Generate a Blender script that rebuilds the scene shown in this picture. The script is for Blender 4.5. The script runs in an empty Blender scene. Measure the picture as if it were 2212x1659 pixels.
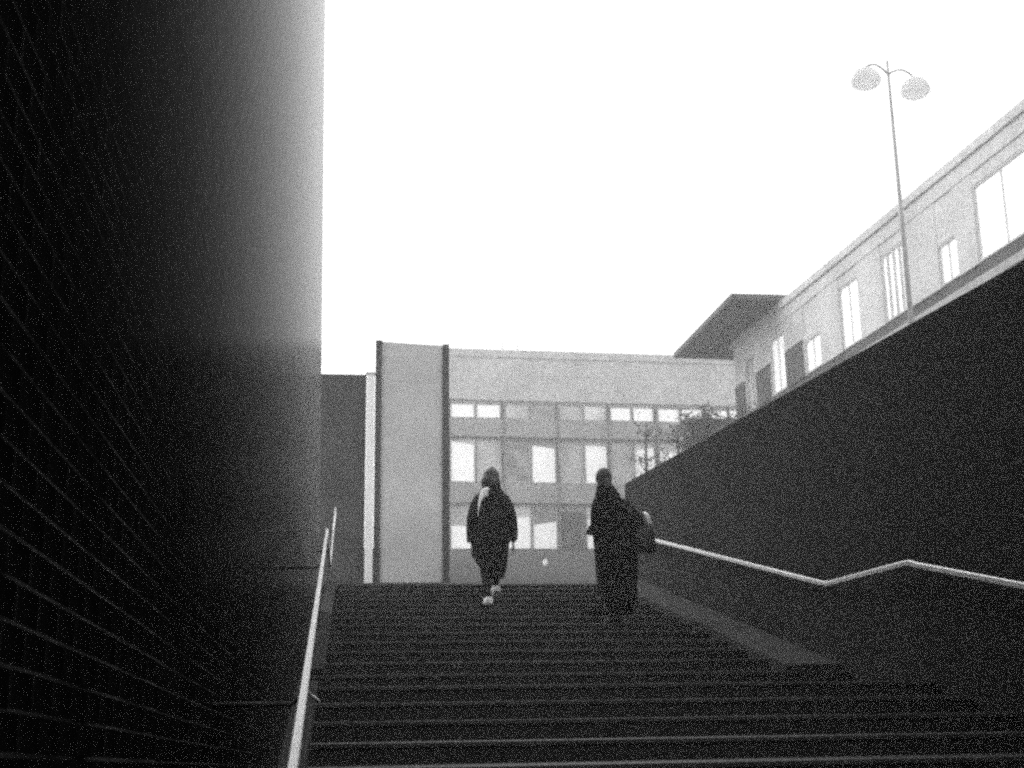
import bpy, bmesh, math, random
import numpy as np
from mathutils import Vector, Matrix
random.seed(7); rng = np.random.default_rng(7)
S = bpy.context.scene
col = S.collection

# ------------------------------------------------------------------ camera (eye of the photographer = origin)
PITCH, YAW, ROLL = math.atan(706/2800), math.radians(7.1), math.radians(.8)
cam_d = bpy.data.cameras.new('camera'); cam = bpy.data.objects.new('camera', cam_d); col.objects.link(cam)
fw = Vector((math.sin(YAW)*math.cos(PITCH), math.cos(YAW)*math.cos(PITCH), math.sin(PITCH)))
rt = Vector((math.cos(YAW), -math.sin(YAW), 0)); up = rt.cross(fw)
rt2 = rt*math.cos(ROLL) - up*math.sin(ROLL); up2 = up*math.cos(ROLL) + rt*math.sin(ROLL)
cam.matrix_world = Matrix(((rt2.x, up2.x, -fw.x, 0), (rt2.y, up2.y, -fw.y, 0), (rt2.z, up2.z, -fw.z, 0), (0, 0, 0, 1)))
cam_d.sensor_width = 36; cam_d.lens = 36*2800/2212
cam_d.dof.use_dof = True; cam_d.dof.focus_distance = 3.0; cam_d.dof.aperture_fstop = 8
cam_d.clip_start = .05; cam_d.clip_end = 3000
S.camera = cam
# ------------------------------------------------------------------ sky, sun, exposure
W = bpy.data.worlds.new('World'); S.world = W; W.use_nodes = True
nt = W.node_tree; nt.nodes.clear()
sky = nt.nodes.new('ShaderNodeTexSky'); sky.sky_type = 'NISHITA'; sky.sun_disc = False
SUN_EL, SUN_AZ = math.radians(42), math.radians(-35)
sky.sun_elevation = SUN_EL; sky.sun_rotation = SUN_AZ; sky.air_density = 1.5; sky.dust_density = 6; sky.ozone_density = 1
bw = nt.nodes.new('ShaderNodeRGBToBW'); mx = nt.nodes.new('ShaderNodeMix'); mx.data_type = 'FLOAT'
mx.inputs['Factor'].default_value = .6; mx.inputs['B'].default_value = 11.0      # even cloud layer over a black and white sky
bg = nt.nodes.new('ShaderNodeBackground'); bg.inputs['Strength'].default_value = .15
out = nt.nodes.new('ShaderNodeOutputWorld')
nt.links.new(sky.outputs['Color'], bw.inputs['Color']); nt.links.new(bw.outputs['Val'], mx.inputs['A'])
nt.links.new(mx.outputs['Result'], bg.inputs['Color']); nt.links.new(bg.outputs['Background'], out.inputs['Surface'])
sd = bpy.data.lights.new('sun', 'SUN'); sd.energy = .8; sd.angle = math.radians(25); sd.color = (1, 1, 1)
sun = bpy.data.objects.new('sun', sd); col.objects.link(sun)
sdir = Vector((math.sin(SUN_AZ)*math.cos(SUN_EL), math.cos(SUN_AZ)*math.cos(SUN_EL), math.sin(SUN_EL)))
sun.rotation_euler = sdir.to_track_quat('Z', 'Y').to_euler()
S.view_settings.view_transform = 'Standard'; S.view_settings.look = 'None'
S.view_settings.exposure = .65; S.view_settings.gamma = 1; S.view_settings.use_curve_mapping = False
S.render.engine = 'CYCLES'
S.cycles.use_denoising = False
S.cycles.use_adaptive_sampling = True; S.cycles.adaptive_threshold = .08; S.cycles.adaptive_min_samples = 32
S.cycles.max_bounces = 6; S.cycles.volume_bounces = 0
S.cycles.pixel_filter_type = 'BLACKMAN_HARRIS'; S.cycles.filter_width = 2.2

# ------------------------------------------------------------------ materials (a grey world)
def mat(name, v, rough=.8, spec=.5, metal=0, var=.15, scale=8, bump=0, bscale=60, grain=.0, gscale=40, trans=0, alpha=1):
    m = bpy.data.materials.new(name); m.use_nodes = True; t = m.node_tree; p = t.nodes['Principled BSDF']
    L = t.links.new
    tc = t.nodes.new('ShaderNodeTexCoord')
    n = t.nodes.new('ShaderNodeTexNoise'); n.inputs['Scale'].default_value = scale; n.inputs['Detail'].default_value = 6
    L(tc.outputs['Object'], n.inputs['Vector'])
    mr = t.nodes.new('ShaderNodeMapRange'); mr.inputs['From Min'].default_value = .3; mr.inputs['From Max'].default_value = .7
    mr.inputs['To Min'].default_value = v*(1-var); mr.inputs['To Max'].default_value = v*(1+var)
    L(n.outputs['Fac'], mr.inputs['Value']); res = mr.outputs['Result']
    if grain:
        n2 = t.nodes.new('ShaderNodeTexNoise'); n2.inputs['Scale'].default_value = gscale; n2.inputs['Detail'].default_value = 3
        L(tc.outputs['Object'], n2.inputs['Vector'])
        m2 = t.nodes.new('ShaderNodeMapRange'); m2.inputs['From Min'].default_value = .3; m2.inputs['From Max'].default_value = .7
        m2.inputs['To Min'].default_value = 1-grain; m2.inputs['To Max'].default_value = 1+grain
        L(n2.outputs['Fac'], m2.inputs['Value'])
        mu = t.nodes.new('ShaderNodeMath'); mu.operation = 'MULTIPLY'; L(res, mu.inputs[0]); L(m2.outputs['Result'], mu.inputs[1]); res = mu.outputs[0]
    L(res, p.inputs['Base Color'])
    p.inputs['Roughness'].default_value = rough; p.inputs['Metallic'].default_value = metal
    p.inputs['Specular IOR Level'].default_value = spec
    p.inputs['Transmission Weight'].default_value = trans
    if bump:
        nb = t.nodes.new('ShaderNodeTexNoise'); nb.inputs['Scale'].default_value = bscale; nb.inputs['Detail'].default_value = 5
        L(tc.outputs['Object'], nb.inputs['Vector'])
        b = t.nodes.new('ShaderNodeBump'); b.inputs['Strength'].default_value = bump; b.inputs['Distance'].default_value = .01
        L(nb.outputs['Fac'], b.inputs['Height']); L(b.outputs['Normal'], p.inputs['Normal'])
    return m

M = dict(
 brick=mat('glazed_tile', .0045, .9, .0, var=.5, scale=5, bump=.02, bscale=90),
 mortar=mat('grout', .026, .9, .0, var=.9, scale=4, grain=.5, gscale=120),
 wall=mat('dark_render', .0065, .9, .1, var=.5, scale=.7, bump=.5, bscale=45, grain=.45, gscale=70),
 step=mat('dark_granite', .0075, .5, .35, var=.35, scale=4, bump=.3, bscale=70, grain=.4, gscale=90),
 nosing=mat('lit_edge_nosing', .023, .55, .4, var=.5, scale=5, bump=.3, bscale=70, grain=.5, gscale=90),
 kerb=mat('worn_concrete', .017, .9, .2, var=.4, scale=3, bump=.5, bscale=50, grain=.4, gscale=60),
 steel=mat('pale_steel', .8, .38, .5, metal=.35, var=.08, scale=12),
 rsteel=mat('grey_steel', .62, .45, .5, metal=.3, var=.15, scale=12),
 pylon=mat('grey_panel', .07, .6, .3, var=.2, scale=2, grain=.3, gscale=50),
 white=mat('white_paint', .85, .5, .3, var=.05),
 post=mat('dark_metal', .07, .5, .4, var=.2, grain=.2, gscale=40),
 frosted=mat('frosted_panel', .5, .5, .4, var=.12, scale=1.1, grain=.12, gscale=50),
 pave=mat('pavement', .035, .9, .2, var=.2, scale=.35, bump=.3, grain=.3, gscale=9),
 stone=mat('pale_stone', .52, .85, .2, var=.12, scale=.5, grain=.2, gscale=6),
 band=mat('grey_band', .36, .85, .2, var=.12, scale=.6, grain=.2, gscale=6),
 rfac=mat('limestone', .55, .85, .2, var=.15, scale=.6, grain=.2, gscale=8),
 rdark=mat('shade_painted_stone', .08, .9, .2, var=.2, scale=.6, grain=.2, gscale=8),  # dark tone has the ground-floor shadow painted in
 soffit=mat('slate_metal', .07, .8, .2, var=.2, scale=.8, grain=.2, gscale=8),
 mull=mat('mullion_metal', .2, .5, .4),
 frame=mat('window_frame', .5, .6, .3),
 glassb=mat('painted_sky_glare', .92, .4, .5, metal=.15, var=.06, scale=1.2),
 glassd=mat('dull_glass', .5, .4, .5, metal=.2, var=.25, scale=1.0),
 glassm=mat('smoky_glass', .3, .35, .5, metal=.2, var=.4, scale=1.6),
 glassl=mat('milky_glass', .68, .45, .5, metal=.1, var=.2, scale=1.3),
 door=mat('dark_door', .08, .5, .4),
 coat=mat('black_wool', .014, .95, .15, var=.3, scale=14, bump=.5, bscale=60),
 coat2=mat('black_cloth', .010, .95, .1, var=.3, scale=14, bump=.4, bscale=60),
 hair=mat('dark_hair', .03, .6, .3, var=.4, scale=40),
 skin=mat('skin', .25, .6, .3, var=.08),
 trouser=mat('dark_trousers', .015, .9, .1),
 shoe=mat('white_shoe', .92, .6, .3, var=.08),
 sole=mat('dark_sole', .05, .8, .2),
 scarf=mat('pale_scarf', .75, .9, .1, var=.3, scale=20, bump=.5, bscale=40),
 bag=mat('bag_leather', .02, .6, .3),
 lamp=mat('lamp_shell', .8, .5, .4, grain=.15, gscale=60),
 pole=mat('pole_metal', .32, .5, .4, grain=.2, gscale=60),
 bark=mat('bark', .05, .9, .1), leaf=mat('leaf', .035, .8, .2, var=.5, scale=3),
 paper=mat('paper', .85, .8, .2, var=.03),
)

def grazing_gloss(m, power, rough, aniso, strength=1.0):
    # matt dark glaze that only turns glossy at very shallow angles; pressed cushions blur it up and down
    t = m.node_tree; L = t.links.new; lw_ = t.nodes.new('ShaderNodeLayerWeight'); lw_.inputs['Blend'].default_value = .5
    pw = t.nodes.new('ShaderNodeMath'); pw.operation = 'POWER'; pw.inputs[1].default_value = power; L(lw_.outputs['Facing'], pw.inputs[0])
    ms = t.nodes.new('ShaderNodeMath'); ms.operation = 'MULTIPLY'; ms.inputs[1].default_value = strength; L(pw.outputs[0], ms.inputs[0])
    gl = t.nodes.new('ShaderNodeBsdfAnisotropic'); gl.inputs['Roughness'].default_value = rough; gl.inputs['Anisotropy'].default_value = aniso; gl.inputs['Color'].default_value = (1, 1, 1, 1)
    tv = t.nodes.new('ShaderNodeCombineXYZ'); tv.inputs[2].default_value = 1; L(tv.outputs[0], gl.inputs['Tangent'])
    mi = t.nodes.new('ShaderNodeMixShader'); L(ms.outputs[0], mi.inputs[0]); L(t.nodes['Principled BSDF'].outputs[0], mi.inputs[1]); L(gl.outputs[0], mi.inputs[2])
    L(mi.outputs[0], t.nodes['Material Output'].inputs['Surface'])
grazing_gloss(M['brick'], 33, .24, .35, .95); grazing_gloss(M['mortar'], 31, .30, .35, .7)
g_ = M['glassb'].node_tree.nodes['Principled BSDF']; g_.inputs['Emission Color'].default_value = (1, 1, 1, 1); g_.inputs['Emission Strength'].default_value = .18   # glow added to imitate bright sky mirrored in the panes
t_ = M['lamp'].node_tree; pl_ = t_.nodes['Principled BSDF']; tr_ = t_.nodes.new('ShaderNodeBsdfTranslucent'); tr_.inputs['Color'].default_value = (.92, .92, .92, 1)
mxs = t_.nodes.new('ShaderNodeMixShader'); mxs.inputs[0].default_value = .75; t_.links.new(pl_.outputs[0], mxs.inputs[1]); t_.links.new(tr_.outputs[0], mxs.inputs[2])
t_.links.new(mxs.outputs[0], t_.nodes['Material Output'].inputs['Surface'])      # opal plastic

# ------------------------------------------------------------------ helpers
def link(name, me, m, parent=None):
    o = bpy.data.objects.new(name, me); col.objects.link(o)
    if m is not None and not me.materials: me.materials.append(m)
    if parent is not None: o.parent = parent
    return o
def pyd(name, v, f, m, parent=None, smooth=False):
    me = bpy.data.meshes.new(name); me.from_pydata([tuple(map(float, p)) for p in v], [], f); me.update()
    if smooth: me.polygons.foreach_set('use_smooth', [True]*len(me.polygons))
    return link(name, me, m, parent)
def tag(o, label=None, cat=None, group=None, kind=None):
    for k, v in (('label', label), ('category', cat), ('group', group), ('kind', kind)):
        if v: o[k] = v
    return o
def empty(name, loc=(0, 0, 0), rz=0):
    o = bpy.data.objects.new(name, None); col.objects.link(o); o.location = loc; o.rotation_euler[2] = rz
    o.empty_display_size = .2; return o
BF = [(0, 3, 2, 1), (4, 5, 6, 7), (0, 1, 5, 4), (1, 2, 6, 5), (2, 3, 7, 6), (3, 0, 4, 7)]
class MB:
    def __init__(s): s.v = []; s.f = []
    def add(s, v, f):
        n = len(s.v); s.v += [tuple(p) for p in v]; s.f += [tuple(i+n for i in q) for q in f]; return s
    def box(s, x0, x1, y0, y1, z0, z1):
        return s.add([(x0, y0, z0), (x1, y0, z0), (x1, y1, z0), (x0, y1, z0), (x0, y0, z1), (x1, y0, z1), (x1, y1, z1), (x0, y1, z1)], BF)
    def hexa(s, p8): return s.add(p8, BF)
    def tube(s, pts, rad, n=8, cap=True, flat=None):
        pts = [Vector(p) for p in pts]
        if not hasattr(rad, '__len__'): rad = [rad]*len(pts)
        base = len(s.v); ref = None
        for i, p in enumerate(pts):
            d = (pts[min(i+1, len(pts)-1)]-pts[max(i-1, 0)]).normalized()
            if ref is None: ref = Vector((0, 0, 1)) if abs(d.z) < .9 else Vector((1, 0, 0))
            a = d.cross(ref).normalized(); b = a.cross(d).normalized(); ref = b
            ra = rad[i]; rb = ra if flat is None else ra*flat
            for k in range(n):
                t = 2*math.pi*k/n
                q = p + a*math.cos(t)*ra + b*math.sin(t)*rb; s.v.append(tuple(q))
        for i in range(len(pts)-1):
            for k in range(n):
                a0 = base+i*n+k; a1 = base+i*n+(k+1) % n; s.f.append((a0, a1, a1+n, a0+n))
        if cap:
            s.f.append(tuple(base+k for k in range(n))[::-1]); e = base+(len(pts)-1)*n; s.f.append(tuple(e+k for k in range(n)))
        return s
    def ell(s, c, r, nu=14, nv=10, rot=None):
        base = len(s.v); c = Vector(c)
        for j in range(nv+1):
            ph = math.pi*j/nv
            for i in range(nu):
                t = 2*math.pi*i/nu
                p = Vector((r[0]*math.sin(ph)*math.cos(t), r[1]*math.sin(ph)*math.sin(t), r[2]*math.cos(ph)))
                if rot: p = rot @ p
                s.v.append(tuple(c+p))
        for j in range(nv):
            for i in range(nu):
                a = base+j*nu+i; b = base+j*nu+(i+1) % nu; s.f.append((a, a+nu, b+nu, b))
        return s
    def loft(s, rings, n=28):
        """rings: (cx, cy, z, rx, ry, fold)"""
        base = len(s.v)
        for j, (cx, cy, z, rx, ry, fo) in enumerate(rings):
            for i in range(n):
                t = 2*math.pi*i/n; k = 1+fo*math.sin(5*t+.7+j*.12)+fo*.6*math.sin(9*t+j*.2)
                s.v.append((cx+rx*k*math.cos(t), cy+ry*k*math.sin(t), z))
        for j in range(len(rings)-1):
            for i in range(n):
                a = base+j*n+i; b = base+j*n+(i+1) % n; s.f.append((a, b, b+n, a+n))
        s.f.append(tuple(base+i for i in range(n))[::-1]); e = base+(len(rings)-1)*n; s.f.append(tuple(e+i for i in range(n)))
        return s
    def build(s, name, m, parent=None, smooth=False, remesh=None, bevel=None, sm=0):
        o = pyd(name, s.v, s.f, m, parent, smooth)
        bm = bmesh.new(); bm.from_mesh(o.data)
        if remesh: bmesh.ops.remove_doubles(bm, verts=bm.verts, dist=1e-5)
        if bevel: bmesh.ops.bevel(bm, geom=bm.edges[:], offset=bevel, segments=2, affect='EDGES', profile=.6)
        bmesh.ops.recalc_face_normals(bm, faces=bm.faces); bm.to_mesh(o.data); bm.free()
        if remesh:
            md = o.modifiers.new('r', 'REMESH'); md.mode = 'VOXEL'; md.voxel_size = remesh; md.use_smooth_shade = True
            if sm:
                m3 = o.modifiers.new('s', 'SMOOTH'); m3.iterations = sm; m3.factor = .5
        return o
def box(name, m, x0, x1, y0, y1, z0, z1, parent=None, bevel=None):
    return MB().box(x0, x1, y0, y1, z0, z1).build(name, m, parent, bevel=bevel)

# ================================================================== SETTING
XL, XR = -.36, 4.1
FLOOR = -1.6
TOP, YTOP = 1.73, 18.28
SL = .135
# street ground: level beside the stairwell, then rising away to the far square
gv = [(4.45, -30, TOP), (120, -30, TOP), (120, YTOP, TOP), (4.45, YTOP, TOP),
      (-120, YTOP, TOP), (120, YTOP, TOP), (120, 58, TOP+SL*(58-YTOP)), (-120, 58, TOP+SL*(58-YTOP)),
      (1500, 58, TOP+SL*(58-YTOP)), (1500, 1500, 7.2), (-1500, 1500, 7.2), (-1500, 58, TOP+SL*(58-YTOP)),
      (-120, -30, TOP), (-3, -30, TOP), (-3, YTOP, TOP)]
tag(pyd('square_pavement', gv, [(0, 1, 2, 3), (4, 5, 6, 7), (11, 8, 9, 10), (12, 13, 14, 4)], M['pave']), kind='structure')
tag(box('passage_floor', M['step'], XL, XR, -9, .205, FLOOR-.3, FLOOR), kind='structure')
# stairs: each step its own block, a landing between the flights
st = tag(empty('staircase', (0, 0, FLOOR)), kind='structure')
def step(x0, x1, y0, y1, z, name='step'):
    b = MB().box(x0, x1, y0, y1, FLOOR-.3, z); o = b.build(name, M['step'], None, bevel=.006)
    o.parent = st; o.matrix_parent_inverse = Matrix.Translation((0, 0, -FLOOR))
    nb = MB().box(x0+.003, x1-.003, y0-.014, y0+.05, z-.026, z+.003).build('nosing', M['nosing'], None, bevel=.006); nb.parent = o  # paler lip paints the light caught along each step edge
    return o
for k in range(16):                                   # lower flight, 16 risers of 0.11
    y1 = 9.0-.55*k; z = .168-.11*k
    if k == 0: step(XL, XR, 9.0, 10.6, z, 'landing')
    else: step(XL, XR, y1, y1+.547, z)
for k in range(12):                                   # upper flight, risers of 0.12
    step(XL, XR, 10.6+.64*k, 10.6+.64*(k+1)-.003, .288+.12*k)
step(XL-3, XR+.4, YTOP, YTOP+1.2, TOP, 'step')
# sloping kerbs along both walls
def ramp(x0, x1, ya, za, yb, zb):
    b = MB().hexa([(x0, ya, za-.25), (x1, ya, za-.25), (x1, yb, zb-.25), (x0, yb, zb-.25), (x0, ya, za), (x1, ya, za), (x1, yb, zb), (x0, yb, zb)])
    o = b.build('stair_kerb', M['kerb'], None, bevel=.01); o.parent = st; o.matrix_parent_inverse = Matrix.Translation((0, 0, -FLOOR))
for x0, x1 in ((XL+.01, -.215), (3.62, XR-.002)):
    ramp(x0, x1, 10.75, .35, 18.2, 1.775)
    if x0 < 0: ramp(x0, x1, 1.0, -1.36, 8.95, .215)
# unseen roof and end wall added to block sky and darken the lower steps
ps = tag(empty('sky_blocker', (0, -3, FLOOR)), kind='structure')
for a in ((XL-.4, XR+.4, -9, .9, 1.3, 1.75, 'sky_blocker_roof'), (XL-.3, XR+.3, -9.3, -9, FLOOR, 1.7, 'sky_blocker_wall')):
    o = box(a[6], M['wall'], *a[:6]); o.parent = ps; o.matrix_parent_inverse = Matrix.Translation((0, 3, -FLOOR))

# right-hand retaining wall, top rising with the street
rw = MB()
zt = lambda y: 2.27+.0555*y
ys = [-9, 3, 9, 14, 19.2]
for a, b in zip(ys[:-1], ys[1:]):
    rw.hexa([(XR, a, FLOOR-.3), (XR+.35, a, FLOOR-.3), (XR+.35, b, FLOOR-.3), (XR, b, FLOOR-.3), (XR, a, zt(a)), (XR+.35, a, zt(a)), (XR+.35, b, zt(b)), (XR, b, zt(b))])
rwo = MB()
P = [(XR, -9, FLOOR-.3), (XR+.35, -9, FLOOR-.3), (XR+.35, 19.2, FLOOR-.3), (XR, 19.2, FLOOR-.3), (XR, -9, zt(-9)), (XR+.35, -9, zt(-9)), (XR+.35, 19.2, zt(19.2)), (XR, 19.2, zt(19.2))]
o = rwo.hexa(P).build('retaining_wall', M['wall'], bevel=.008)
tag(o, 'smooth black retaining wall rising along the right side of the stairs', 'wall')

# left-hand wall of small dark glazed tiles in running bond, courses falling slightly away from the viewer
lw = empty('tiled_wall', (XL-.05, 7, FLOOR))
tag(lw, 'tall wall of small dark tiles towering over the left side of the stairs', 'wall')
inv = Matrix.Translation((-(XL-.05), -7, -FLOOR))
LEAN, TILT, BL, BH, J = .012, .04, .102, .044, .0036
YE, ZE = 14.8, 9.6
def wx(z): return XL+.03-LEAN*(z-FLOOR)
core = MB().hexa([(-1.6, -1, FLOOR-.3), (wx(FLOOR-.3)-.0002, -1, FLOOR-.3), (wx(FLOOR-.3)-.0002, YE-.004, FLOOR-.3), (-1.6, YE-.004, FLOOR-.3),
                  (-1.6, -1, ZE), (wx(ZE)-.0002, -1, ZE), (wx(ZE)-.0002, YE-.004, ZE), (-1.6, YE-.004, ZE)])
def padd(o): o.parent = lw; o.matrix_parent_inverse = inv; return o
padd(core.build('grout', M['mortar']))
bricks = []
ct, stt = math.cos(TILT), math.sin(TILT)
def uv2yz(u, v): return (u*ct+v*stt, FLOOR-.3-u*stt+v*ct+.6)
for r in range(-9, 275):
    v = r*BH; off = BL/2 if r % 2 else 0
    # end of the wall in row coordinates
    ue = (YE-v*stt)/ct; us = (-1-v*stt)/ct
    k = math.floor((us-off)/BL)
    while True:
        a = k*BL+off; b = a+BL-J; k += 1
        if a >= ue: break
        if b <= us: continue
        a2 = max(a, us); b2 = min(b, ue)
        if b2-a2 < .012: continue
        y, z = uv2yz((a2+b2)/2, v+BH/2)
        if z < FLOOR-.25 or z > ZE-.05: continue
        bricks.append((a2, b2, v, v+BH-J, y, z, b2-a2 > BL-J-1e-4))
def inframe(y, z):
    p = Vector((wx(z), y, z)); d = p.dot(fw)
    if d < .1: return False
    return abs(p.dot(rt2)/d*2800) < 1106 and abs(p.dot(up2)/d*2800) < 829
full = [b for b in bricks if b[6]]
vis = sorted([b for b in full if inframe(b[4], b[5])], key=lambda b: b[4])[:300]
vs = set(id(b) for b in vis)
# shared brick meshes for the nearest 300
def brick_mesh(i):
    j = [random.uniform(-.0001, .0001) for _ in range(4)]
    L2, H2, c = (BL-J)/2, (BH-J)/2, .0004
    v = [(-.015, -L2, -H2), (-.015, L2, -H2), (-.015, L2, H2), (-.015, -L2, H2),
         (-c+j[0], -L2, -H2), (-c+j[1], L2, -H2), (-c+j[2], L2, H2), (-c+j[3], -L2, H2),
         (j[0], -L2+c, -H2+c), (j[1], L2-c, -H2+c), (j[2], L2-c, H2-c), (j[3], -L2+c, H2-c)]
    f = [(0, 1, 5, 4), (1, 2, 6, 5), (2, 3, 7, 6), (3, 0, 4, 7), (4, 5, 9, 8), (5, 6, 10, 9), (6, 7, 11, 10), (7, 4, 8, 11), (8, 9, 10, 11)]
    me = bpy.data.meshes.new('tile'); me.from_pydata(v, [], f); me.update(); me.materials.append(M['brick']); return me
bmeshes = [brick_mesh(i) for i in range(8)]
rotb = Matrix.Rotation(-TILT, 4, 'X')
rotl = Matrix.Rotation(-LEAN, 4, 'Y')
for b in vis:
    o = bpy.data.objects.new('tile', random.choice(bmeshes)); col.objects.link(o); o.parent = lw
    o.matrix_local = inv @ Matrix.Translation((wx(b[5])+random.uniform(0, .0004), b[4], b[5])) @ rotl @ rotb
V = []; F = []
for b in bricks:
    if id(b) in vs: continue
    x = random.uniform(0, .0004); n = len(V)
    c4 = [(b[0], b[2]), (b[1], b[2]), (b[1], b[3]), (b[0], b[3])]
    for (u, v) in c4:
        y, z = uv2yz(u, v); V.append((wx(z)-.015, y, z))
    for (u, v) in c4:
        y, z = uv2yz(u, v); V.append((wx(z)+x+random.uniform(-.0001, .0001), y, z))
    F += [(n, n+1, n+5, n+4), (n+1, n+2, n+6, n+5), (n+2, n+3, n+7, n+6), (n+3, n, n+4, n+7), (n+4, n+5, n+6, n+7)]
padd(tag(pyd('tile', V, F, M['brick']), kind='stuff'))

# ================================================================== HANDRAILS (flat steel bars)
def bar(mb, pts, w, h):
    """swept flat bar, w across, h tall"""
    pts = [Vector(p) for p in pts]; base = len(mb.v); n = 8
    for i, p in enumerate(pts):
        d = (pts[min(i+1, len(pts)-1)]-pts[max(i-1, 0)]).normalized()
        a = Vector((d.y, -d.x, 0)).normalized() if abs(d.z) < .95 else Vector((1, 0, 0))
        b = a.cross(d).normalized()
        for (s, t) in ((-1, -.7), (-.6, -1), (.6, -1), (1, -.7), (1, .7), (.6, 1), (-.6, 1), (-1, .7)):
            mb.v.append(tuple(p+a*s*w/2+b*t*h/2))
    for i in range(len(pts)-1):
        for k in range(n):
            a0 = base+i*n+k; a1 = base+i*n+(k+1) % n; mb.f.append((a0, a1, a1+n, a0+n))
    mb.f.append(tuple(base+k for k in range(n))); e = base+(len(pts)-1)*n; mb.f.append(tuple(e+k for k in range(n))[::-1])
rr = empty('handrail', (4.0, 9.9, .168)); tag(rr, 'pale steel handrail zigzagging along the right retaining wall', 'handrail', 'handrails on the two sides of the stairs')
lr = empty('handrail', (-.18, 9.9, .168)); tag(lr, 'bright white handrail running steeply up the left tiled wall', 'handrail', 'handrails on the two sides of the stairs')
def child(mb, name, m, root, **k):
    o = mb.build(name, m, None, **k); o.parent = root; o.matrix_parent_inverse = Matrix.Translation(root.location).inverted(); return o
XB = 4.0
b = MB(); bar(b, [(XB, .6, -.585), (XB, 4, .02), (XB, 8.9, .975), (XB, 9.0, 1.0), (XB, 9.1, 1.003), (XB, 10.6, 1.007), (XB, 10.7, 1.012), (XB, 10.85, 1.035), (XB, 17.9, 2.365)], .02, .042)
child(b, 'rail', M['rsteel'], rr, smooth=False)
for y, z in ((2.5, -.24), (5.5, .30), (8.3, .86), (11.6, 1.18), (14, 1.63), (16.6, 2.12)):
    b = MB().tube([(XB, y, z-.02), (XB, y, z-.07), (XB+.04, y, z-.09), (XR+.005, y, z-.09)], .006)
    child(b, 'bracket', M['post'], rr, smooth=True)
b = MB(); bar(b, [(-.085, 1.0, -.372), (-.099, 2.4, -.092), (-.138, 5.7, .567), (-.176, 8.9, 1.205), (-.178, 9.0, 1.222), (-.179, 9.1, 1.227), (-.19, 11.18, 1.228), (-.192, 11.3, 1.235), (-.215, 14, 1.83), (-.24, 17, 2.49), (-.254, 18.5, 2.83), (-.254, 18.6, 2.835), (-.254, 18.64, 2.80), (-.254, 18.64, 2.70)], .018, .034)
child(b, 'rail', M['white'], lr)
for y, z, x in ((3.5, .125, -.112), (7.3, .885, -.157), (13.5, 1.72, -.21), (16.5, 2.38, -.236)):
    b = MB().tube([(x, y, z-.02), (x, y, z-.07), (x-.04, y, z-.10), (wx(z)+.0, y, z-.10)], .007)
    child(b, 'bracket', M['post'], lr, smooth=True)
b = MB().tube([(-.112, 3.40, .085), (-.110, 3.41, .060), (-.100, 3.43, .045), (-.085, 3.45, .035), (-.078, 3.46, .028)], .0045)
child(b, 'bracket', M['steel'], lr, smooth=True)

# ================================================================== HEAD OF THE STAIRS
o = box('boundary_wall', M['pylon'], -3.2, .165, 19.0, 19.4, TOP-.02, 4.94, bevel=.01)
tag(o, 'plain grey wall just past the end of the tiled wall at the stair head', 'wall')
dp = empty('white_post', (.22, 18.95, TOP)); tag(dp, 'slim white post between the grey wall and the frosted screen', 'post')
child(MB().box(.172, .285, 18.9, 19.03, TOP, 4.93), 'shaft', M['white'], dp, bevel=.008)
child(MB().box(.15, .305, 18.88, 19.04, 4.93, 4.955), 'cap', M['white'], dp, bevel=.004)
gs = empty('frosted_screen', (.85, 19, TOP)); tag(gs, 'tall frosted panel framed by two dark posts at the stair head', 'screen')
child(MB().box(.295, .395, 18.95, 19.05, TOP, 5.47), 'post', M['post'], gs, bevel=.005)
child(MB().box(1.305, 1.405, 18.95, 19.05, TOP, 5.425), 'post', M['post'], gs, bevel=.005)
child(MB().hexa([(.397, 18.985, TOP+.02), (1.303, 18.985, TOP+.02), (1.303, 19.01, TOP+.02), (.397, 19.01, TOP+.02), (.397, 18.985, 5.455), (1.303, 18.985, 5.41), (1.303, 19.01, 5.41), (.397, 19.01, 5.455)]), 'panel', M['frosted'], gs)

# ================================================================== FAR BUILDING
fb = empty('glass_fronted_building', (9, 58, 7.0)); fb.rotation_euler = (0, 0, math.radians(2.5))
tag(fb, 'long pale flat-roofed building with three rows of windows across the square', 'building')
def fchild(mb, name, m, parent=fb, **k):
    o = mb.build(name, m, None, **k)
    o.parent = parent; return o
# local coordinates: x along the front, -y towards the stairs, z above the square; X_world = x+9
X0, X1, H = -6.2, 13.5, 9.35
fchild(MB().box(X0, X1, .35, 12, -1.5, H), 'wall', M['stone'])
fchild(MB().box(X0-.2, X1+.2, .08, .346, H-.35, H+.05), 'cornice', M['stone'], bevel=.03)
for z0, z1 in ((2.15, 3.05), (5.2, 6.05)):
    fchild(MB().box(X0, X1, .02, .347, z0, z1), 'floor_band', M['band'], bevel=.02)
fchild(MB().box(X0, X1, .12, .348, 6.95, H-.36), 'upper_wall', M['stone'])
bays = [-6.15, -4.75, -2.2, .35, 2.8, 5.1, 7.5, 9.9, 12.3]
for x in bays:
    fchild(MB().box(x-.04, x+.04, -.06, .34, -1.2, 6.9), 'mullion', M['mull'])
bright = {(0, -4.75, 0), (0, -4.75, 1), (0, -2.2, 0), (0, -2.2, 1), (0, .35, 1), (0, 2.8, 1), (0, 2.8, 0), (0, 5.1, 0),
          (1, -4.75, 0), (1, -2.2, 1), (1, .35, 1), (1, 2.8, 1), (1, 5.1, 0), (2, -4.75, 0), (2, -4.75, 1), (2, 2.8, 0), (2, 2.8, 1), (2, 5.1, 0), (2, 5.1, 1), (2, 7.5, 0), (2, 7.5, 1), (1, 7.5, 0), (1, 5.1, 1)}
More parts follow.
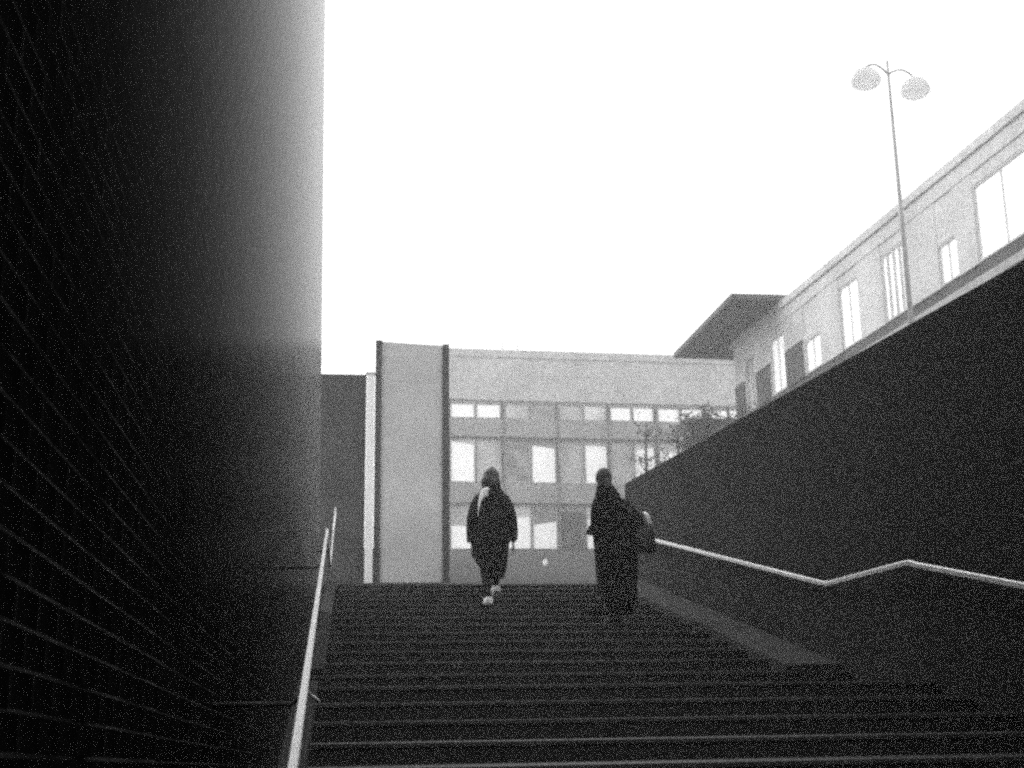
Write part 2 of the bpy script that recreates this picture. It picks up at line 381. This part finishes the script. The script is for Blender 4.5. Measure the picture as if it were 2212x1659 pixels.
for s, (z0, z1) in enumerate(((.1, 2.1), (3.1, 5.15), (6.1, 6.9))):
    for a, c in zip(bays[:-1], bays[1:]):
        for h in (0, 1):
            xa = a+.06+(c-a-.12)*h/2+.03; xb = a+.06+(c-a-.12)*(h+1)/2-.03
            if (s, a, h) == (0, .35, 0):
                d = fchild(MB().box(xa+.02, xb-.1, -.02, .33, -.9, z1-.3), 'door', M['door'], bevel=.02)
                hd = MB().box(xb-.2, xb-.17, -.08, -.02, .5, .9).build('handle', M['frame'], None); hd.parent = d
                continue
            fr = MB(); t = .05
            zb = -1.2 if s == 0 else z0
            fr.box(xa, xb, .16, .345, zb, zb+t).box(xa, xb, .16, .345, z1-t, z1).box(xa, xa+t, .16, .345, zb+t, z1-t).box(xb-t, xb, .16, .345, zb+t, z1-t)
            w = fchild(fr, 'window', M['frame'])
            p = MB().box(xa+t, xb-t, .25, .27, zb+t, z1-t).build('pane', M[random.choice(('glassd', 'glassm', 'glassl'))], None); p.parent = w
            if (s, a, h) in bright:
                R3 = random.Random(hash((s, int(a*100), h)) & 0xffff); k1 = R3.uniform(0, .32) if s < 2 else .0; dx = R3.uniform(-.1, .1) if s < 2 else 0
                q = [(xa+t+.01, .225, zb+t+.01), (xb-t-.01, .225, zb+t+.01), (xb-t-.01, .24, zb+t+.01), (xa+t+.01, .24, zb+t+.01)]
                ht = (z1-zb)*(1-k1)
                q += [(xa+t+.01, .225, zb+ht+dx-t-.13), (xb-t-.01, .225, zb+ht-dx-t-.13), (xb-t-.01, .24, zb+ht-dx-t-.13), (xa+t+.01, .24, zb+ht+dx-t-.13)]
                bl = MB().hexa(q).build('sky_glare_sheet', M['glassb'], None); bl.parent = w  # near-white sheet painting the sky's reflection in the pane
for x in (-1.9, -1.15):
    fchild(MB().tube([(x, 2, H), (x, 2, H+.9)], .05).box(x-.3, x+.3, 1.9, 2.1, H+.3, H+.36).box(x-.12, x+.12, 1.85, 2.15, H, H+.25), 'roof_aerial', M['frame'])

# ================================================================== RIGHT-HAND BUILDING
# local x along the facade (towards +Y world), facade plane y=0 facing the stairs side
rb = empty('long_stone_building', (15.75, 26.7, 2.8)); ang = math.atan2(41.93-26.676, 15.007-15.748); rb.rotation_euler = (0, 0, ang)
tag(rb, 'long pale stone building with tall windows above the retaining wall', 'building')
def rchild(mb, name, m, parent=rb, **k):
    o = mb.build(name, m, None, **k); o.parent = parent; return o
ZB = -1.5; RH = 14-2.8
A0, A1 = -10, 21.0     # local x range
# +y local points to world -X (towards the stairs)
rchild(MB().box(A0, A1, -12, -.4, ZB, RH-.3), 'wall', M['rfac'])
rchild(MB().box(A0, A1+.3, -12, .07, RH-.3, RH), 'cornice', M['rfac'], bevel=.04)
rchild(MB().box(A0, A1, -.397, .015, RH-.75, RH-.302), 'frieze', M['rfac'], bevel=.02)
rchild(MB().box(A0, A1, -.396, .16, 7.35, 7.6), 'string_course', M['band'], bevel=.03)
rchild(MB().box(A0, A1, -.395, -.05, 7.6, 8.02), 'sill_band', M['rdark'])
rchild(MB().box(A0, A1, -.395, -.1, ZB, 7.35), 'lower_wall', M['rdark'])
wins = [(-5.1, 1.2, 0), (-2.0, 1.2, 0), (1.4, 2.6, 3), (4.2, 1.0, 1), (7.3, 1.5, 4), (10.4, 1.4, 2), (13.4, 1.3, 1), (16.5, 1.3, 2), (19.3, 1.0, 0)]
prev = A0
for (cx, w, kind) in wins:
    a, c = cx-w/2, cx+w/2
    rchild(MB().box(prev, a, -.394, 0, 8.02, RH-.75), 'pier', M['rfac'], bevel=.015); prev = c
    z0, z1 = 8.05, (10.1 if kind != 1 else 9.2)
    if kind == 1: rchild(MB().box(a, c, -.394, -.02, z1, RH-.75), 'lintel', M['rfac'])
    else: rchild(MB().box(a, c, -.394, -.02, z1, RH-.75), 'lintel', M['rfac'])
    t = .06; f = MB().box(a, c, -.15, -.03, z0, z0+t).box(a, c, -.15, -.03, z1-t, z1).box(a, a+t, -.15, -.03, z0+t, z1-t).box(c-t, c, -.15, -.03, z0+t, z1-t)
    if kind == 4:
        for q in (1, 2, 3): f.box(a+w*q/4-.03, a+w*q/4+.03, -.14, -.02, z0+t, z1-t)
    else: f.box(cx-.02, cx+.02, -.14, -.05, z0+t, z1-t)
    f = rchild(f, 'window', M['frame'])
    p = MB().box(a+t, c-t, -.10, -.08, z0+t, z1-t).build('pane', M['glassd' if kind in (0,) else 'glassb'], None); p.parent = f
rchild(MB().box(prev, A1, -.394, 0, 8.02, RH-.75), 'pier', M['rfac'], bevel=.015)
for a, c in ((14.15, 15.75), (17.25, 18.7), (19.9, 21.0)):
    rchild(MB().box(a, c, .003, .03, 8.02, 9.3), 'painted_shade_panel', M['rdark'])  # dark sheets between windows, painting the shadow on the lower facade
# dark cantilevered roof at the far end
cn = empty('cantilevered_roof', (15, 46, 7)); tag(cn, 'dark jutting roof slab at the far end of the stone building', 'roof')
poly = [(13.16, 42.5), (14.77, 42.48), (16.8, 42.5), (16.8, 50.6), (15.9, 50.6), (13.02, 50.4)]
def prism(pl, z0, z1):
    n = len(pl); b = MB(); b.add([(x, y, z0) for x, y in pl]+[(x, y, z1) for x, y in pl], [tuple(range(n))[::-1], tuple(range(n, 2*n))]+[(i, (i+1) % n, (i+1) % n+n, i+n) for i in range(n)]); return b
child(prism(poly, 14.02, 14.25), 'roof_slab', M['soffit'], cn, bevel=.02)
for i in range(6):
    y = 43.3+1.3*i; child(MB().box(13.3, 15.0, y-.05, y+.05, 13.9, 14.018), 'rafter', M['soffit'], cn)
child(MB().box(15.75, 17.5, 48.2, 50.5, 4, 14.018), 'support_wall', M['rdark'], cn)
child(MB().box(13.5, 15.75, 50.0, 50.4, 5, 11.4), 'screen_wall', M['soffit'], cn)

# ================================================================== TREES
def tree(x, y, h, cr, label, seed, nleaf=900):
    R_ = random.Random(seed); g = TOP+SL*(y-YTOP)
    t = empty('small_tree', (x, y, g)); tag(t, label, 'tree', 'small trees below the jutting roof')
    b = MB().tube([(0, 0, -.2), (.05, 0, h*.35), (0, .05, h*.6), (.05, 0, h*.9)], [.11, .08, .06, .02], 7)
    tr = b.build('trunk', M['bark'], t, smooth=True)
    b = MB(); tips = []
    for i in range(16):
        z = h*R_.uniform(.4, .85); a = R_.uniform(0, 6.28); L = cr*R_.uniform(.6, 1.1); up_ = R_.uniform(.3, 1.1)*L
        p1 = (math.cos(a)*L*.5, math.sin(a)*L*.5, z+up_*.4); p2 = (math.cos(a)*L, math.sin(a)*L, min(z+up_, h))
        b.tube([(0, 0, z), p1, p2], [.03, .02, .008], 5); tips += [p1, p2, ((p1[0]+p2[0])/2, (p1[1]+p2[1])/2, (p1[2]+p2[2])/2)]
    b.build('branches', M['bark'], t, smooth=True)['kind'] = 'stuff'
    V, F = [], []
    for i in range(nleaf):
        c = R_.choice(tips); q = [c[k]+R_.gauss(0, .16) for k in range(3)]
        a = Vector((R_.gauss(0, 1), R_.gauss(0, 1), R_.gauss(0, 1))).normalized(); e = a.orthogonal().normalized(); s = R_.uniform(.04, .09); n = len(V)
        V += [tuple(Vector(q)+a*s), tuple(Vector(q)+e*s*.6), tuple(Vector(q)-a*s), tuple(Vector(q)-e*s*.6)]; F.append((n, n+1, n+2, n+3))
    pyd('crown', V, F, M['leaf'], t)
tree(11.1, 43, 5.0, .65, 'leftmost small tree, its thin trunk rising over the retaining wall', 1, 600)
tree(11.7, 42, 5.15, .6, 'middle small tree with the densest dark round crown', 2, 2400)
tree(12.9, 43, 5.7, .75, 'rightmost small tree with sparse upright branches beneath the jutting roof', 3, 900)
tree(10.2, 44, 5.2, .5, 'lowest thinnest sapling left of the small trees', 4, 200)

# ================================================================== STREET LAMP
lp = empty('street_lamp', (6.975, 15, TOP)); tag(lp, 'tall twin-headed street lamp behind the retaining wall', 'street lamp')
b = MB().tube([(0, 0, 0), (0, 0, .5), (0, 0, 3.2), (0, 0, 6.62)], [.06, .042, .036, .018], 14); b.build('pole', M['pole'], lp, smooth=True)
MB().tube([(0, 0, 0), (0, 0, .25), (0, 0, .45)], [.11, .1, .05], 14).build('base', M['pole'], lp, smooth=True)
for sx, sy in ((-.36, -.09), (.41, .11)):
    pts = [(sx*k, sy*k, 6.42+.11*math.sin(math.pi*k*.9)) for k in (0, .2, .4, .6, .8, 1)]
    MB().tube(pts, .013, 8).build('arm', M['pole'], lp, smooth=True)
    hd = MB(); n = 20; prof = [(.02, .13), (.06, .12), (.13, .08), (.18, .01), (.2, -.05), (.185, -.11), (.13, -.15), (.05, -.165), (.01, -.167)]
    base = len(hd.v)
    for (r, z) in prof:
        for k in range(n): hd.v.append((sx+r*math.cos(6.2832*k/n), sy+r*math.sin(6.2832*k/n), 6.32+z))
    for i in range(len(prof)-1):
        for k in range(n):
            a0 = i*n+k; a1 = i*n+(k+1) % n; hd.f.append((a0, a1, a1+n, a0+n))
    hd.f.append(tuple(range(n)))
    h = hd.build('lamp_head', M['lamp'], lp, smooth=True)

# scrap of paper on the slope
pv = MB(); R_ = random.Random(5)
pv.ell((0, 0, .10), (.055, .04, .085), 7, 5); pv.v = [(x+R_.uniform(-.014, .014), y+R_.uniform(-.014, .014), max(.0, z+R_.uniform(-.014, .014))) for x, y, z in pv.v]
o = pv.build('paper_scrap', M['paper']); o.location = (4.08, 27.6, TOP+SL*(27.6-YTOP)-.01); o.rotation_euler = (0, .25, .4)
tag(o, 'small white scrap of crumpled paper on the sloping pavement', 'litter')

# ================================================================== PEOPLE
def hand(b, w, d, side, s=1.0, curl=.5):
    """palm and five fingers hanging from wrist w along direction d; side=+1 thumb towards +x"""
    w = Vector(w); d = Vector(d).normalized(); a = Vector((0, 1, 0)); a = (a-d*a.dot(d)).normalized(); n = d.cross(a)*side
    b.tube([w-d*.02, w+d*.03, w+d*.07, w+d*.095], [.022, .03, .036, .03], 10, flat=.55)
    for i, (off, L) in enumerate(((.028, .072), (.010, .082), (-.009, .076), (-.027, .058))):
        p0 = w+d*.075+a*off; p1 = p0+d*L*.45; p2 = p1+(d*.8+n*curl*.6).normalized()*L*.33; p3 = p2+(d*.5+n*curl).normalized()*L*.25
        b.tube([p0, p1, p2, p3], [.0095, .009, .008, .0065], 7)
    p0 = w+d*.025+a*.025; p1 = p0+(d*.6+a*.7).normalized()*.035; p2 = p1+(d*.9+a*.3+n*.2).normalized()*.032; p3 = p2+(d+n*.3).normalized()*.02
    b.tube([p0, p1, p2, p3], [.013, .0115, .010, .008], 7)
def head(b, c, tilt=0):
    c = Vector(c)      # centre of skull, facing +Y
    b.ell(c, (.075, .095, .115), 18, 14)
    b.ell(c+Vector((0, .035, -.06)), (.055, .06, .06), 14, 10)
    b.ell(c+Vector((0, .10, -.02)), (.012, .02, .026), 8, 6)         # nose
    b.ell(c+Vector((0, .088, -.065)), (.024, .01, .009), 8, 6)       # lips
    for s in (-1, 1):
        b.ell(c+Vector((s*.03, .083, .01)), (.014, .01, .010), 8, 6)  # eyelids
        b.ell(c+Vector((s*.078, 0, -.01)), (.010, .02, .030), 8, 6)   # ears
def leg(b, hip, knee, ankle, toe):
    h, k, a, t = map(Vector, (hip, knee, ankle, toe))
    b.tube([h, h.lerp(k, .5), k, k.lerp(a, .35), k.lerp(a, .75), a], [.085, .07, .053, .055, .038, .034], 14)
    b.tube([a+Vector((0, -.03, -.03)), a.lerp(t, .5)+Vector((0, 0, -.015)), t], [.036, .036, .026], 10, flat=.7)
def shoe(name, a, t, root, m):
    a, t = Vector(a), Vector(t); d = (t-a); f = Vector((d.x, d.y, 0)).normalized()
    b = MB(); b.tube([a-f*.045+Vector((0, 0, -.035)), a+Vector((0, 0, -.03)), a.lerp(t, .5)+Vector((0, 0, -.012)), t, t+f*.03], [.05, .064, .062, .056, .034], 14, flat=1.0)
    b.tube([a+Vector((0, 0, .02)), a+Vector((0, 0, -.03))], [.052, .056], 14)
    o = b.build(name, m, root, remesh=.008, sm=3)
    s = MB(); s.tube([a-f*.06+Vector((0, 0, -.066)), a.lerp(t, .5)+Vector((0, 0, -.05)), t+f*.045+Vector((0, 0, -.034))], [.04, .046, .035], 12, flat=.3)
    s.build('sole', M['sole'], o, smooth=True); return o

# ---- person with knee-length coat, walking up on the left
p = empty('person', (1.73, 16.15, 1.248)); p.scale = (.93, 1, 1); tag(p, 'person in a dark knee-length coat and white shoes climbing the left part of the steps', 'person')
aL, tL = (-.075, -.18, .085), (-.08, .0, .035)     # planted foot, lower step
aR, tR = (.085, .30, .27), (.08, .45, .19)         # foot swinging onto the next step
b = MB()
b.loft([(0, 0, .84, .15, .11, 0), (0, 0, .95, .165, .115, 0), (0, 0, 1.10, .14, .10, 0), (0, 0, 1.28, .17, .115, 0), (0, 0, 1.40, .18, .10, 0), (0, 0, 1.46, .09, .07, 0)], 18)
b.tube([(0, 0, 1.42), (.0, .02, 1.52), (.0, .03, 1.58)], [.06, .052, .05], 12)
head(b, (0, .035, 1.615))
leg(b, (-.09, 0, .88), (-.10, .02, .48), aL, tL); leg(b, (.09, .02, .88), (.085, .20, .55), aR, tR)
for s, wr in ((-1, (-.27, .03, .80)), (1, (.29, .0, .80))):
    sh = (s*.18, 0, 1.40); el = (s*.27, -.02, 1.10)
    b.tube([sh, ((sh[0]+el[0])/2, 0, 1.26), el, ((el[0]+wr[0])/2, .0, .95), wr], [.055, .05, .042, .038, .027], 12)
    hand(b, wr, (0, .05, -1), -s)
b.build('body', M['skin'], p, remesh=.007, sm=2)
c = MB()
c.loft([(.03, .03, .36, .125, .14, .05), (.02, .02, .48, .175, .16, .05), (-.01, .015, .57, .21, .17, .05), (-.035, .01, .66, .245, .17, .045), (-.015, 0, .80, .245, .165, .035), (0, 0, 1.0, .24, .16, .025), (0, 0, 1.2, .235, .155, .015), (0, 0, 1.32, .225, .145, .01), (0, 0, 1.41, .19, .125, .0), (0, .01, 1.49, .14, .105, 0), (0, .015, 1.55, .10, .09, 0)], 40)
c.tube([(-.15, 0, 1.37), (-.22, -.01, 1.25), (-.265, -.02, 1.10), (-.28, .0, .95), (-.275, .02, .80)], [.08, .083, .078, .07, .062], 18)
c.tube([(.15, 0, 1.37), (.22, -.01, 1.25), (.265, -.02, 1.10), (.285, -.01, .95), (.285, .0, .82)], [.083, .085, .08, .072, .062], 18)
c.build('coat', M['coat'], p, remesh=.012, sm=4)
c = MB(); c.loft([(-.09, .0, .86, .085, .09, 0), (-.10, .01, .62, .08, .085, .02), (-.10, .0, .48, .07, .075, .02), (-.085, -.08, .3, .062, .065, .02), (-.075, -.17, .11, .05, .05, .02)], 18)
c.loft([(.09, .02, .86, .085, .09, 0), (.085, .2, .56, .075, .08, .02), (.08, .26, .42, .062, .065, .02), (.075, .29, .30, .05, .05, .02)], 18)
c.build('trousers', M['trouser'], p, remesh=.012, sm=3)
shoe('shoe', aL, tL, p, M['shoe']); shoe('shoe', aR, tR, p, M['shoe'])
c = MB().ell((.0, .0, 1.635), (.115, .11, .118), 20, 14).ell((-.03, -.05, 1.56), (.12, .085, .10), 16, 12).ell((.03, -.04, 1.54), (.10, .08, .10), 16, 12).ell((.01, .0, 1.74), (.035, .035, .03), 12, 8)
c.build('hair', M['hair'], p, remesh=.012, sm=2)
c = MB().tube([(-.05, -.13, 1.47), (-.12, -.14, 1.43), (-.145, -.155, 1.36), (-.185, -.175, 1.27), (-.20, -.185, 1.16), (-.205, -.185, 1.06)], [.03, .062, .055, .026, .014, .007], 12, flat=.6)
c.ell((-.115, -.135, 1.40), (.06, .045, .06), 12, 8)
c.build('scarf', M['scarf'], p, remesh=.010, sm=2)
# ---- person in ankle-length black coat, on the right
q = empty('person', (2.90, 14.25, .888)); tag(q, 'person in an ankle-length black coat near the right handrail', 'person')
aL, tL = (-.06, .02, .085), (-.07, .17, .035); aR, tR = (.07, -.10, .085), (.09, .05, .035)
b = MB()
b.loft([(0, 0, .86, .15, .11, 0), (0, 0, .98, .16, .115, 0), (0, 0, 1.13, .135, .10, 0), (0, 0, 1.31, .165, .115, 0), (-.01, 0, 1.42, .165, .10, 0), (-.02, 0, 1.48, .08, .07, 0)], 18)
b.tube([(-.05, 0, 1.44), (-.08, .02, 1.54), (-.09, .03, 1.60)], [.055, .05, .048], 12)
head(b, (-.095, .035, 1.645))
leg(b, (-.08, 0, .90), (-.07, .06, .49), aL, tL); leg(b, (.08, 0, .90), (.075, .02, .48), aR, tR)
b.tube([(-.165, 0, 1.41), (-.20, -.02, 1.27), (-.215, -.02, 1.12), (-.20, .06, 1.06), (-.19, .15, 1.04)], [.052, .048, .042, .036, .027], 12)
hand(b, (-.19, .15, 1.04), (-.3, 1, .2), 1)
b.tube([(.10, 0, 1.38), (.17, -.03, 1.26), (.27, -.05, 1.11), (.28, .05, 1.02), (.24, .14, .98)], [.052, .048, .042, .036, .027], 12)
hand(b, (.24, .14, .98), (-.1, .6, -.7), -1)
b.build('body', M['skin'], q, remesh=.007, sm=2)
c = MB()
c.loft([(.02, -.03, .13, .14, .15, .05), (.03, -.02, .28, .195, .17, .05), (.02, 0, .5, .225, .175, .045), (.02, 0, .85, .245, .175, .03), (-.01, 0, 1.1, .235, .16, .02), (-.02, 0, 1.28, .205, .145, .01), (-.04, 0, 1.39, .175, .13, .0), (-.06, 0, 1.48, .135, .11, .0), (-.08, .01, 1.57, .098, .09, 0)], 40)
c.tube([(-.15, 0, 1.40), (-.185, -.02, 1.27), (-.20, -.02, 1.10), (-.19, .06, 1.05), (-.185, .13, 1.04)], [.075, .075, .07, .06, .05], 16)
c.tube([(.03, 0, 1.40), (.13, -.03, 1.28), (.24, -.06, 1.15), (.30, -.04, 1.05), (.28, .05, 1.0), (.25, .12, .98)], [.08, .10, .10, .09, .07, .055], 16)
c.build('long_coat', M['coat2'], q, remesh=.012, sm=4)
shoe('shoe', aL, tL, q, M['sole']); shoe('shoe', aR, tR, q, M['sole'])
c = MB().ell((-.095, .005, 1.665), (.092, .10, .11), 20, 14).ell((-.085, -.03, 1.57), (.08, .075, .10), 16, 12)
c.build('hair', M['hair'], q, remesh=.012, sm=2)
c = MB().tube([(-.10, -.03, 1.47), (.02, -.125, 1.36), (.16, -.15, 1.2), (.27, -.11, 1.05)], .014, 8, flat=.4)
# shoulder bag
sb = empty('shoulder_bag', (2.90+.33, 14.17, .888+.80)); tag(sb, 'dark shoulder bag bulging at the hip of the person in the ankle-length coat', 'bag')
MB().loft([(0, 0, 0, .10, .08, .02), (0, 0, .03, .125, .09, .02), (0, 0, .2, .12, .08, .02), (-.01, 0, .3, .09, .05, .02)], 22).build('bag_body', M['bag'], sb, smooth=True)
MB().tube([(-.33+.02, -.055, .56), (-.22, -.09, .48), (-.09, -.09, .36), (-.02, -.04, .28)], .012, 8).build('strap', M['bag'], sb, smooth=True)
MB().tube([(.03, -.02, .27), (.05, -.07, .33), (.02, -.09, .40), (.0, -.05, .45)], [.02, .03, .028, .012], 10, flat=.5).build('folded_cloth', M['scarf'], sb, smooth=True)
o = MB().box(-.025, .025, -.006, .006, -.05, .05).build('phone', M['bag'], bevel=.003); o.location = (2.90-.235, 14.25+.21, .888+1.09); o.rotation_euler = (.3, .2, .3)
tag(o, 'small dark phone held out at the left side of the person in the long coat', 'phone')

# ================================================================== HAZE
hz = box('haze', None, -140, 140, -12, 90, FLOOR-1.5, 30)
m = bpy.data.materials.new('haze'); m.use_nodes = True; t = m.node_tree; t.nodes.clear()
pv_ = t.nodes.new('ShaderNodeVolumePrincipled'); pv_.inputs['Density'].default_value = .0053; pv_.inputs['Color'].default_value = (.97, .97, .97, 1)
ou = t.nodes.new('ShaderNodeOutputMaterial'); t.links.new(pv_.outputs['Volume'], ou.inputs['Volume'])
hz.data.materials.append(m); tag(hz, kind='stuff')
